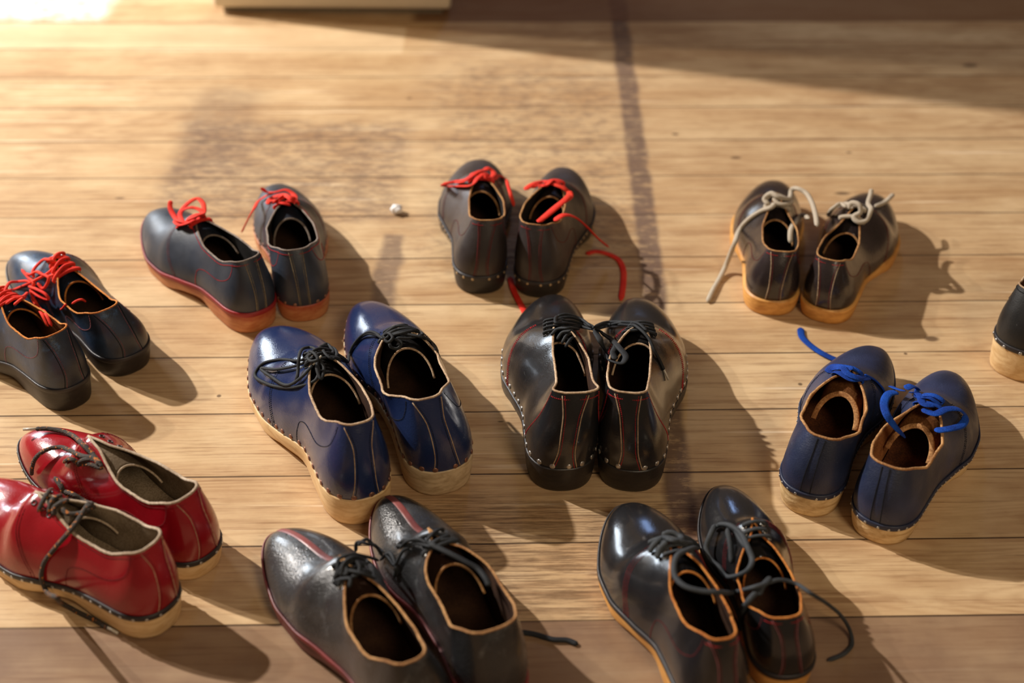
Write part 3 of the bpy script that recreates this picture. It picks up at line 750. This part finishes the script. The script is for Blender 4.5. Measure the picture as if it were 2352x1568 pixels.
lace('F1', 'lace_black', .0019, .0016,
 [(728, 806, .006), (712, 800, .010), (697, 803, .014), (688, 823, .012), (686, 848, .006), (684, 868, .004), (677, 884, .002)],
 [(722, 824, .006), (700, 828, .004), (681, 830, .002), (640, 828), (603, 838), (587, 860), (614, 882), (651, 891), (688, 889), (724, 875), (732, 856, .002), (728, 836, .004)],
 [(721, 838, .004), (695, 867, .003), (662, 886, .003), (625, 867, .002), (601, 848, .003), (636, 850, .003), (680, 842, .003), (716, 828, .004)],
 [(730, 816, .006), (740, 797, .010), (762, 800, .010), (772, 818, .008), (760, 826, .004), (744, 812, .006), (756, 806, .008), (784, 822, .004), (800, 836, .002)],
 [(730, 828, .006), (728, 850, .004), (737, 872, .002), (744, 846, .002), (733, 826, .006)],
 [(710, 808, .012), (724, 816, .014), (730, 828, .012), (716, 832, .010), (708, 822, .010), (720, 812, .012)], [(736, 800, .008), (750, 792, .010), (764, 808, .008), (752, 820, .006)], tip=(2, 0))
lace('F2', 'lace_black', .0019, .0016,
 [(880, 780, .004), (862, 770, .006), (842, 770, .004), (821, 786), (806, 812), (799, 834)], [(874, 772, .008), (850, 764, .008), (828, 776, .004), (812, 796, .002), (802, 822, .002)],
 [(884, 780, .006), (910, 768, .008), (940, 771, .008), (970, 777, .006), (994, 792, .003), (1006, 812)], [(900, 772, .008), (932, 765, .010), (958, 763, .008), (968, 772, .006), (940, 778, .006), (910, 778, .008)],
 [(893, 784, .006), (899, 800, .004), (914, 802, .004), (922, 790, .006), (906, 780, .008)], [(884, 772, .010), (894, 768, .012), (902, 778, .012), (892, 788, .010), (882, 782, .010)], [(960, 770, .006), (984, 784, .005), (1000, 806, .002)])
lace('G1', 'lace_black', .0019, .0016,
 [(1280, 728, .012), (1298, 724, .014), (1330, 733, .014), (1358, 750, .010)], [(1277, 742, .010), (1304, 739, .014), (1336, 745, .014), (1364, 753, .010)],
 [(1288, 753, .006), (1317, 752, .010), (1346, 755, .010), (1366, 757, .008)], [(1280, 728, .012), (1275, 735, .010), (1277, 744, .010), (1300, 745, .012), (1330, 750, .012), (1360, 757, .010)],
 [(1281, 733, .016), (1310, 731, .018), (1340, 741, .016), (1366, 752, .012)],
 [(1266, 772), (1280, 758, .004), (1304, 756, .008), (1330, 758, .010)], [(1279, 782), (1291, 766, .004), (1312, 762, .008)], [(1290, 791), (1300, 774, .004), (1320, 766, .008)], [(1298, 800), (1308, 784, .004), (1324, 770, .008)])
lace('G2', 'lace_black', .0019, .0016,
 [(1362, 753, F_, .118), (1397, 747, .010), (1435, 748, .010), (1467, 756, .006), (1489, 778, .004), (1502, 807, .002), (1515, 832), (1524, 852)],
 [(1366, 757, F_, .112), (1392, 752, .008), (1419, 744, .012), (1451, 742, .010), (1480, 753, .005)], [(1364, 750, F_, .120), (1400, 741, .014), (1440, 742, .014), (1470, 748, .008), (1486, 762, .004)],
 [(1446, 748, .006), (1462, 752, .006), (1476, 762, .003)], tip=(0, 1))
lace('G2', 'lace_black', .0036, .0014, [(1365, 757, F_, .112), (1381, 786, F_, .110), (1396, 814, .008), (1409, 833, .008), (1428, 836, .010), (1437, 822, .012), (1422, 800, .012), (1398, 775, .010), (1372, 756, F_, .116)], [(1414, 828, .003), (1408, 812, .004), (1414, 800, .006), (1405, 784, .008), (1380, 764, F_, .108)])
lace('H1', 'lace_blue', .0046, .0008,
 [(1839, 752, F_, .0022), (1843, 774, F_, .0022), (1867, 797, F_, .0022), (1896, 815, F_, .0022), (1925, 828, F_, .0022)],
 [(1900, 857, .002), (1908, 847, .004), (1931, 844, .006), (1960, 848, .006)], [(1908, 856, .002), (1928, 857, .006), (1953, 871, .004), (1974, 870, .004), (1996, 868, .002)], [(1935, 842, .008), (1949, 860, .006), (1968, 868, .004), (1984, 864, .002)])
lace('H1', 'lace_blue', .0028, .0014, [(1985, 862, .002), (2004, 872, .001), (2018, 884, .001), (2028, 898), (2032, 912)])
lace('H2', 'lace_blue', .0046, .0008,
 [(2062, 900, F_, .100), (2042, 904, F_, .104), (2031, 926, F_, .106), (2038, 954, F_, .106), (2056, 979, F_, .096), (2080, 1003, F_, .078)],
 [(2078, 892, .004), (2094, 886, .006), (2108, 896, .006), (2112, 917, .004), (2135, 915, .003), (2162, 933, .001)], [(2092, 902, .004), (2112, 908, .008), (2124, 930, .006), (2146, 930, .003)],
 [(2117, 940, .004), (2146, 951, .006), (2174, 940, .006), (2203, 942, .010), (2217, 956, .012), (2208, 976, .012), (2181, 985, .010), (2146, 990, .004)])
lace('H2', 'lace_blue', .0036, .0008, [(2044, 886, F_, .05), (2060, 893, F_, .07), (2078, 898, .002)])
lace('I1', 'lace_rope', .0026, .0023,
 [(128, 1096, .002), (144, 1119, .006), (155, 1141, .006), (185, 1149, .006), (211, 1156, .006), (208, 1171, .005), (181, 1182, .003), (155, 1182, .003), (143, 1170, .004)],
 [(124, 1122, .003), (104, 1145, .003), (89, 1178)], [(142, 1140, .006), (119, 1154, .005), (114, 1182)], [(160, 1150, .006), (136, 1160, .004), (124, 1172, .003), (128, 1186)], [(150, 1128, .006), (172, 1136, .008), (196, 1150, .006), (206, 1164, .006), (196, 1172, .006)],
 [(206, 1156, .006), (196, 1172, .006), (178, 1200, .003), (159, 1226, .002), (126, 1263, .001), (104, 1293), (98, 1326, .001), (107, 1352, .002), (130, 1372, .002), (150, 1389, F_, .006), (185, 1408, F_, .0026), (222, 1426, F_, .0026), (250, 1442, F_, .0026)], tip=(5, 1))
lace('I2', 'lace_rope', .0026, .0023,
 [(238, 1073, .004), (215, 1045, .003), (192, 1023, .002), (163, 1001, .002), (141, 993, .002), (107, 988, .003), (80, 985, F_, .062)],
 [(232, 1070, .005), (218, 1054, .006), (192, 1049, .004), (163, 1038, .004), (137, 1030, .006), (107, 1036, .008), (85, 1053, .008), (77, 1075, .006), (76, 1092, .003)],
 [(148, 1064), (168, 1056, .006), (185, 1066, .002), (212, 1068, .006), (240, 1078, .002)], [(180, 1072), (192, 1058, .006), (214, 1056, .006), (236, 1066, .004)], tip=(0, 1))
lace('J1', 'lace_black', .0019, .0016,
 [(768, 1334), (776, 1310, .003), (779, 1286, .006), (805, 1276, .008), (845, 1279, .008), (872, 1288, .006)], [(782, 1312, .004), (796, 1320, .006), (797, 1299, .008), (812, 1289, .010), (825, 1302, .010), (822, 1320, .006), (806, 1328, .004)],
 [(764, 1340), (786, 1332, .004), (805, 1332, .006), (802, 1352, .002)], [(790, 1310, .006), (832, 1319, .008), (862, 1332, .004)], [(784, 1326, .005), (790, 1296, .010), (810, 1282, .012), (840, 1290, .010)],
 [(816, 1270, .002), (823, 1244, .004), (845, 1249, .006), (868, 1258, .006), (880, 1278, .004)], [(822, 1252, .006), (836, 1240, .008), (860, 1252, .008), (884, 1270, .005)])
lace('J2', 'lace_black', .0019, .0016,
 [(885, 1271, .003), (897, 1286, .004), (908, 1299, .003), (928, 1266, .004), (945, 1256, .005)], [(915, 1263, .003), (922, 1248, .006), (945, 1242, .008), (978, 1246, .008), (1004, 1256, .006)],
 [(910, 1256, .004), (932, 1254, .006), (960, 1250, .008), (990, 1258, .006)], [(874, 1288, .003), (898, 1272, .004), (912, 1306, .003), (908, 1328, .001)], [(920, 1262, .006), (938, 1244, .010), (962, 1240, .010), (984, 1250, .008)])
lace('J2', 'lace_black', .0030, .0022, [(985, 1250, .006), (1028, 1272, .004), (1067, 1292, .004), (1097, 1309, .003), (1117, 1334, .002), (1124, 1350)], [(1168, 1452, F_, .0024), (1200, 1452, F_, .0024), (1227, 1456, F_, .0024), (1270, 1468, F_, .0024), (1303, 1470, F_, .002), (1328, 1480, F_, .0016)])
lace('K1', 'lace_charcoal', .0029, .0022,
 [(1608, 1261, .006), (1581, 1265, .008), (1556, 1279, .010), (1547, 1303, .012), (1551, 1328, .014), (1572, 1349, .016), (1608, 1360, .016), (1648, 1363, .014), (1691, 1361, .012), (1730, 1352, .012), (1758, 1343, .010), (1769, 1328, .008)],
 [(1527, 1224, .006), (1553, 1231, .008), (1581, 1241, .006), (1608, 1258, .006)], [(1489, 1250), (1511, 1242, .004), (1535, 1239, .006), (1566, 1248, .006), (1590, 1252, .004)],
 [(1492, 1272), (1504, 1253, .004), (1524, 1238, .006)], [(1510, 1287), (1517, 1264, .004), (1534, 1246, .006)], [(1520, 1232, .006), (1540, 1226, .010), (1562, 1236, .010), (1548, 1246, .008), (1530, 1240, .008)])
lace('K2', 'lace_charcoal', .0029, .0022,
 [(1645, 1206, .008), (1633, 1233, .010), (1625, 1261, .012), (1634, 1285, .012), (1654, 1303, .014), (1665, 1320, .016), (1687, 1326, .016), (1715, 1313, .014), (1727, 1291, .014), (1716, 1258, .012), (1703, 1227, .010), (1678, 1210, .008), (1650, 1206, .008)],
 [(1672, 1216, .006), (1680, 1255, .006), (1684, 1297, .002)], [(1690, 1216, .006), (1706, 1246, .006), (1716, 1262, .004)], [(1640, 1214, .003), (1658, 1208, .006), (1684, 1214, .006), (1702, 1230, .003)],
 [(1768, 1330, .008), (1752, 1348, .010), (1742, 1370, .008)], [(1745, 1355, .008), (1721, 1380, .006), (1709, 1401, .003), (1703, 1428, .001), (1706, 1450)])
lace('K2', 'lace_charcoal', .0022, .0018, [(1760, 1342, .008), (1791, 1334, .008), (1828, 1343, .004), (1862, 1362, F_, .085), (1904, 1389, F_, .055), (1934, 1416, F_, .028), (1953, 1450, F_, .008), (1957, 1477, F_, .002), (1940, 1500, F_, .002), (1900, 1517, F_, .002)])


# ------------------------------------------------------------------ floor
def floor():
    mt, nt, b = new_mat('old_pine_floorboards'); g = G(nt)
    o = g.mapping(g.obj(), rot=(0, 0, -.035))
    sep = g.n('ShaderNodeSeparateXYZ'); g.put(sep.inputs[0], o); X, Y = sep.outputs[0], sep.outputs[1]
    sw = g.n('ShaderNodeSeparateXYZ'); g.put(sw.inputs[0], g.obj()); WX, WY = sw.outputs[0], sw.outputs[1]
    PW = .1062
    v = g.m('DIVIDE', g.m('ADD', Y, OFF), PW)
    idx = g.m('FLOOR', v); fr = g.m('FRACT', v)
    wn = g.n('ShaderNodeTexWhiteNoise', noise_dimensions='1D'); g.put(wn.inputs['W'], idx); rnd = wn.outputs['Value']
    wn2 = g.n('ShaderNodeTexWhiteNoise', noise_dimensions='1D'); g.put(wn2.inputs['W'], g.m('ADD', idx, 37.3)); rnd2 = wn2.outputs['Value']
    px = g.m('ADD', X, g.m('MULTIPLY', rnd, 17.0)); py = g.m('ADD', Y, g.m('MULTIPLY', rnd2, 5.0))
    # figure (cathedral lines) and fine fibre
    ring = g.noise(g.comb(g.m('MULTIPLY', px, 1.1), g.m('MULTIPLY', py, 9), 0), 1.0, 2, .45)
    rings = g.m('POWER', g.m('ABSOLUTE', g.m('SINE', g.m('MULTIPLY', ring, 90))), 3.0)
    fib = g.noise(g.comb(g.m('MULTIPLY', px, 9), g.m('MULTIPLY', py, 240), 0), 1.0, 4, .65)
    fib2 = g.noise(g.comb(g.m('MULTIPLY', px, 3), g.m('MULTIPLY', py, 60), 1), 1.0, 4, .6)
    base = g.mix(rnd, srgb(194, 162, 122), srgb(180, 145, 104))
    base = g.mix(g.mr(g.noise(g.comb(g.m('MULTIPLY', px, 1.5), g.m('MULTIPLY', py, 12), 3), 1, 4, .6), .35, .7), base, srgb(208, 180, 140))
    base = g.mix(g.m('MULTIPLY', g.m('MULTIPLY', rings, g.mr(g.noise(g.comb(g.m('MULTIPLY', px, 1.0), idx, 5), 1.0, 2), .42, .6)), .30), base, srgb(140, 98, 60))
    base = g.mix(g.mr(fib, .50, .72, 0, .6), base, srgb(124, 88, 56))
    base = g.mix(g.mr(fib2, .52, .72, 0, .5), base, srgb(140, 102, 68))
    mot = g.noise(g.mapping(g.obj(), scale=(1, 1.8, 1)), 11, 6, .65)
    base = g.mix(g.mr(mot, .45, .75, 0, .45), base, srgb(150, 112, 76))
    base = g.mix(g.mr(mot, .50, .25, 0, .45), base, srgb(218, 192, 152))
    # pale scraped streaks
    st = g.noise(g.comb(g.m('MULTIPLY', px, 2.2), g.m('MULTIPLY', py, 70), 9), 1, 3, .6)
    base = g.mix(g.mr(st, .63, .72, 0, .6), base, srgb(232, 210, 178))
    # old stains (their own shapes on the boards)
    nz = g.noise(g.obj(), 9, 5, .6); nzf = g.noise(g.mapping(g.obj(), scale=(1, 2.4, 1)), 38, 6, .7)
    jig = g.m('MULTIPLY', g.m('SUBTRACT', nz, .5), .09)
    def band(v, a, b, e): return g.m('MULTIPLY', g.mr(v, a - e, a + e), g.mr(v, b - e, b + e, 1, 0))
    def box(x0, x1, y0, y1, e=.012, j=1.0):
        jj = g.m('MULTIPLY', jig, j)
        return g.m('MULTIPLY', band(g.m('ADD', WX, jj), x0, x1, e), band(g.m('ADD', WY, jj), y0, y1, e))
    grey = srgb(104, 84, 74); stains = []
    # long strip across the boards where a partition once stood
    patch = g.mr(nzf, .34, .52, .4, 1)
    s1 = g.m('MULTIPLY', g.m('MULTIPLY', box(.166, .197, .9, 3.2, .005, .22), patch), .85)
    s1b = g.m('MULTIPLY', g.m('MULTIPLY', box(-.12, .165, 1.55, 2.15, .05, 1.0), g.mr(nzf, .42, .66)), .55)
    s2 = g.m('MULTIPLY', g.m('MULTIPLY', box(-.50, -.16, 1.66, 1.95, .02, .6), g.mr(nzf, .38, .62, .2, 1)), .62)
    s3 = g.m('MULTIPLY', g.m('MULTIPLY', box(-.178, -.148, 1.44, 1.63, .006, .35), g.mr(nzf, .3, .5, .4, 1)), .7)
    s4 = g.m('MULTIPLY', g.m('MULTIPLY', box(-.50, -.40, 1.78, 2.05, .03, .8), patch), .4)
    drk = g.noise(g.comb(g.m('MULTIPLY', px, 14), g.m('MULTIPLY', py, 300), 2), 1.0, 5, .75)
    s5 = g.m('MULTIPLY', g.m('MULTIPLY', box(-.12, .20, .94, 1.12, .03, 1.0), g.mr(drk, .42, .60, .1, 1)), .65)
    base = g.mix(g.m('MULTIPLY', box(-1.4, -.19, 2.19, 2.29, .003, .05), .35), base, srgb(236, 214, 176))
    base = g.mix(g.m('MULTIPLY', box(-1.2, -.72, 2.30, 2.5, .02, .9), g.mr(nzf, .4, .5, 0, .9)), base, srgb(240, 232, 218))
    for s_ in (s1, s1b, s2, s3, s4): base = g.mix(s_, base, grey)
    base = g.mix(s5, base, srgb(70, 44, 28))
    # front board is stained darker and greyer; rear boards turn darker brown towards the right
    fb = g.m('MULTIPLY', g.mr(g.m('SUBTRACT', v, NDARK), -.012, .012, 1, 0), g.mr(nz, .3, .7, .62, .85))
    base = g.mix(fb, base, srgb(112, 86, 70))
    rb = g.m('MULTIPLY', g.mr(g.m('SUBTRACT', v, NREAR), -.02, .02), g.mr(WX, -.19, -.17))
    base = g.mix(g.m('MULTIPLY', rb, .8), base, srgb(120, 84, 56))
    # knots and nail holes
    for (kx, ky, r1, asp) in KN:
        dx = g.m('SUBTRACT', X, kx); dy = g.m('MULTIPLY', g.m('SUBTRACT', Y, ky), asp)
        d = g.m('SQRT', g.m('ADD', g.m('MULTIPLY', dx, dx), g.m('MULTIPLY', dy, dy)))
        base = g.mix(g.mr(d, r1 * .5, r1 * 1.2, .8, 0), base, srgb(78, 56, 38))
    # seams between boards
    jag = g.m('MULTIPLY', g.m('SUBTRACT', g.noise(g.comb(g.m('MULTIPLY', px, 6), idx, 0), 1, 3), .5), .02)
    e = g.m('MINIMUM', fr, g.m('SUBTRACT', 1.0, fr))
    seam = g.m('MULTIPLY', g.mr(g.m('ADD', e, g.m('ABSOLUTE', jag)), .005, .015, 1, 0), g.mr(g.noise(g.comb(g.m('MULTIPLY', px, 2.5), idx, 4), 1, 2), .3, .55, .45, 1))
    base = g.mix(g.m('MULTIPLY', seam, .88), base, srgb(50, 32, 22))
    dust = g.noise(g.obj(), 420, 2, .5)
    base = g.mix(g.mr(dust, .74, .80, 0, .35), base, srgb(90, 62, 40))
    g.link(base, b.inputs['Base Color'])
    g.link(g.m('ADD', .52, g.m('MULTIPLY', fib2, .18)), b.inputs['Roughness'])
    b.inputs['Specular IOR Level'].default_value = .18
    bp = g.n('ShaderNodeBump'); bp.inputs['Strength'].default_value = .5; bp.inputs['Distance'].default_value = .0012
    g.link(g.m('SUBTRACT', g.m('ADD', g.m('MULTIPLY', fib, .5), g.m('MULTIPLY', fib2, .8)), g.m('MULTIPLY', seam, 3)), bp.inputs['Height'])
    g.link(bp.outputs[0], b.inputs['Normal'])
    bm = bmesh.new()
    vs = [bm.verts.new(p) for p in ((-4, -.8, 0), (4, -.8, 0), (4, 5.2, 0), (-4, 5.2, 0))]; bm.faces.new(vs)
    o = link_mesh('floor', bm, mt, None, False); o['kind'] = 'structure'
def rotY(px, py):
    p = at(px, py); a = -.035
    return (p.x * math.cos(a) - p.y * math.sin(a), p.x * math.sin(a) + p.y * math.cos(a))
# boards run left to right; phase taken from the visible joint right of the blue shoes
y_j = rotY(1720, 1082)[1]
OFF = -y_j + .1062 * 40
NDARK = round((rotY(1300, 1440)[1] + OFF) / .1062)
NREAR = round((rotY(1500, 36)[1] + OFF) / .1062)
KN = [(*rotY(940, 226), .005, 1.6), (*rotY(1551, 308), .006, 1.6), (*rotY(2228, 150), .014, 2.0), (*rotY(1690, 362), .009, 2.2), (*rotY(1935, 444), .012, 2.5),
      (*rotY(2140, 778), .010, 1.6), (*rotY(275, 455), .008, 3), (*rotY(503, 909), .003, 1), (*rotY(1950, 350), .005, 2), (*rotY(1838, 882), .003, 1), (*rotY(2080, 812), .0025, 1), (*rotY(1240, 708), .004, 2), (*rotY(1150, 968), .004, 3)]
floor()

# ------------------------------------------------------------------ white plinth at the back
def plinth():
    a = at(488, 18, .012); z1 = 1.15; w = abs(at(1034, 14, .012).x - a.x); d = .34
    bm = bmesh.new()
    bmesh.ops.create_cube(bm, size=1.0)
    bmesh.ops.scale(bm, verts=bm.verts, vec=(w, d, z1)); bmesh.ops.translate(bm, verts=bm.verts, vec=(0, 0, z1 / 2 + .012))
    bmesh.ops.bevel(bm, geom=bm.edges[:], offset=.008, segments=3, affect='EDGES', profile=.5)
    r = bpy.data.objects.new('display_plinth', None); COL.objects.link(r)
    r.location = (a.x + w / 2, a.y + d / 2, 0); r.rotation_euler.z = .01
    r['label'] = 'cream painted display plinth standing at the top edge behind the shoes'; r['category'] = 'plinth'
    mt, nt, b = new_mat('cream_paint'); g = G(nt)
    g.link(g.mix(g.noise(g.obj(), 12, 3), srgb(226, 214, 192), srgb(214, 202, 178)), b.inputs['Base Color']); b.inputs['Roughness'].default_value = .5
    link_mesh('body', bm, mt, r)
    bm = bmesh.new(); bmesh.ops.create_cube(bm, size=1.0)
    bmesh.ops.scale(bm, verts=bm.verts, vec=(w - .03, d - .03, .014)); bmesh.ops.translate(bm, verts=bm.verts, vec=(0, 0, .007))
    link_mesh('base', bm, plain('plinth_contact_shade', (.2, .17, .12), .6), r, False)  # dark inset slab drawn in place of the contact shadow under the plinth
plinth()

def scrap():
    p = at(911, 484, .004); bm = bmesh.new(); bmesh.ops.create_icosphere(bm, subdivisions=3, radius=.0075)
    rn = random.Random(3)
    for v in bm.verts:
        n = v.co.normalized(); k = 1 + .28 * math.sin(n.x * 5 + 1) * math.cos(n.y * 6) + rn.uniform(-.06, .06); v.co = v.co * k; v.co.z *= .75
    zmin = min(v.co.z for v in bm.verts)
    for v in bm.verts: v.co.z -= zmin
    o = link_mesh('paper_scrap', bm, plain('white_paper', (.8, .78, .76), .7), None)
    o.location = (p.x, p.y, 0); o['label'] = 'tiny crumpled white scrap on the boards left of the rear middle pair'; o['category'] = 'scrap'
scrap()

# ------------------------------------------------------------------ light
def lamp(name, typ, loc, tgt, power, color, **k):
    ld = bpy.data.lights.new(name, typ); ld.energy = power; ld.color = color
    for a, v in k.items(): setattr(ld, a, v)
    o = bpy.data.objects.new(name, ld); COL.objects.link(o); o.location = loc
    o.rotation_euler = (Vector(tgt) - Vector(loc)).to_track_quat('-Z', 'Y').to_euler(); return o
lamp('track_spot', 'SPOT', (-3.40, 3.05, 3.0), (.1, 1.35, 0), 1150, (1.0, .93, .86), spot_size=1.2, spot_blend=.7, shadow_soft_size=.045)
lamp('track_spot_second', 'SPOT', (-3.60, 2.75, 2.65), (.1, 1.35, 0), 230, (1.0, .91, .80), spot_size=1.2, spot_blend=.7, shadow_soft_size=.05)
lamp('ceiling_lamp', 'AREA', (1.0, -.9, 2.2), (.2, 1.4, 0), 26, (1.0, .80, .56), shape='DISK', size=.8)
lamp('window_daylight', 'AREA', (-3.3, 5.0, 1.5), (-.1, 1.2, .05), 85, (.80, .90, 1.0), shape='RECTANGLE', size=1.0, size_y=1.6)
lamp('window_daylight_rear', 'AREA', (.3, 4.2, 2.2), (.2, 1.3, 0), 6, (.36, .55, 1.0), shape='RECTANGLE', size=.3, size_y=.8)
w = bpy.data.worlds.new('room'); SC.world = w; w.use_nodes = True
w.node_tree.nodes['Background'].inputs[0].default_value = (1.0, .66, .42, 1); w.node_tree.nodes['Background'].inputs[1].default_value = .10
vs = SC.view_settings; vs.view_transform = 'Standard'; vs.look = 'None'; vs.exposure = 0.12; vs.gamma = 1.0; vs.use_curve_mapping = False
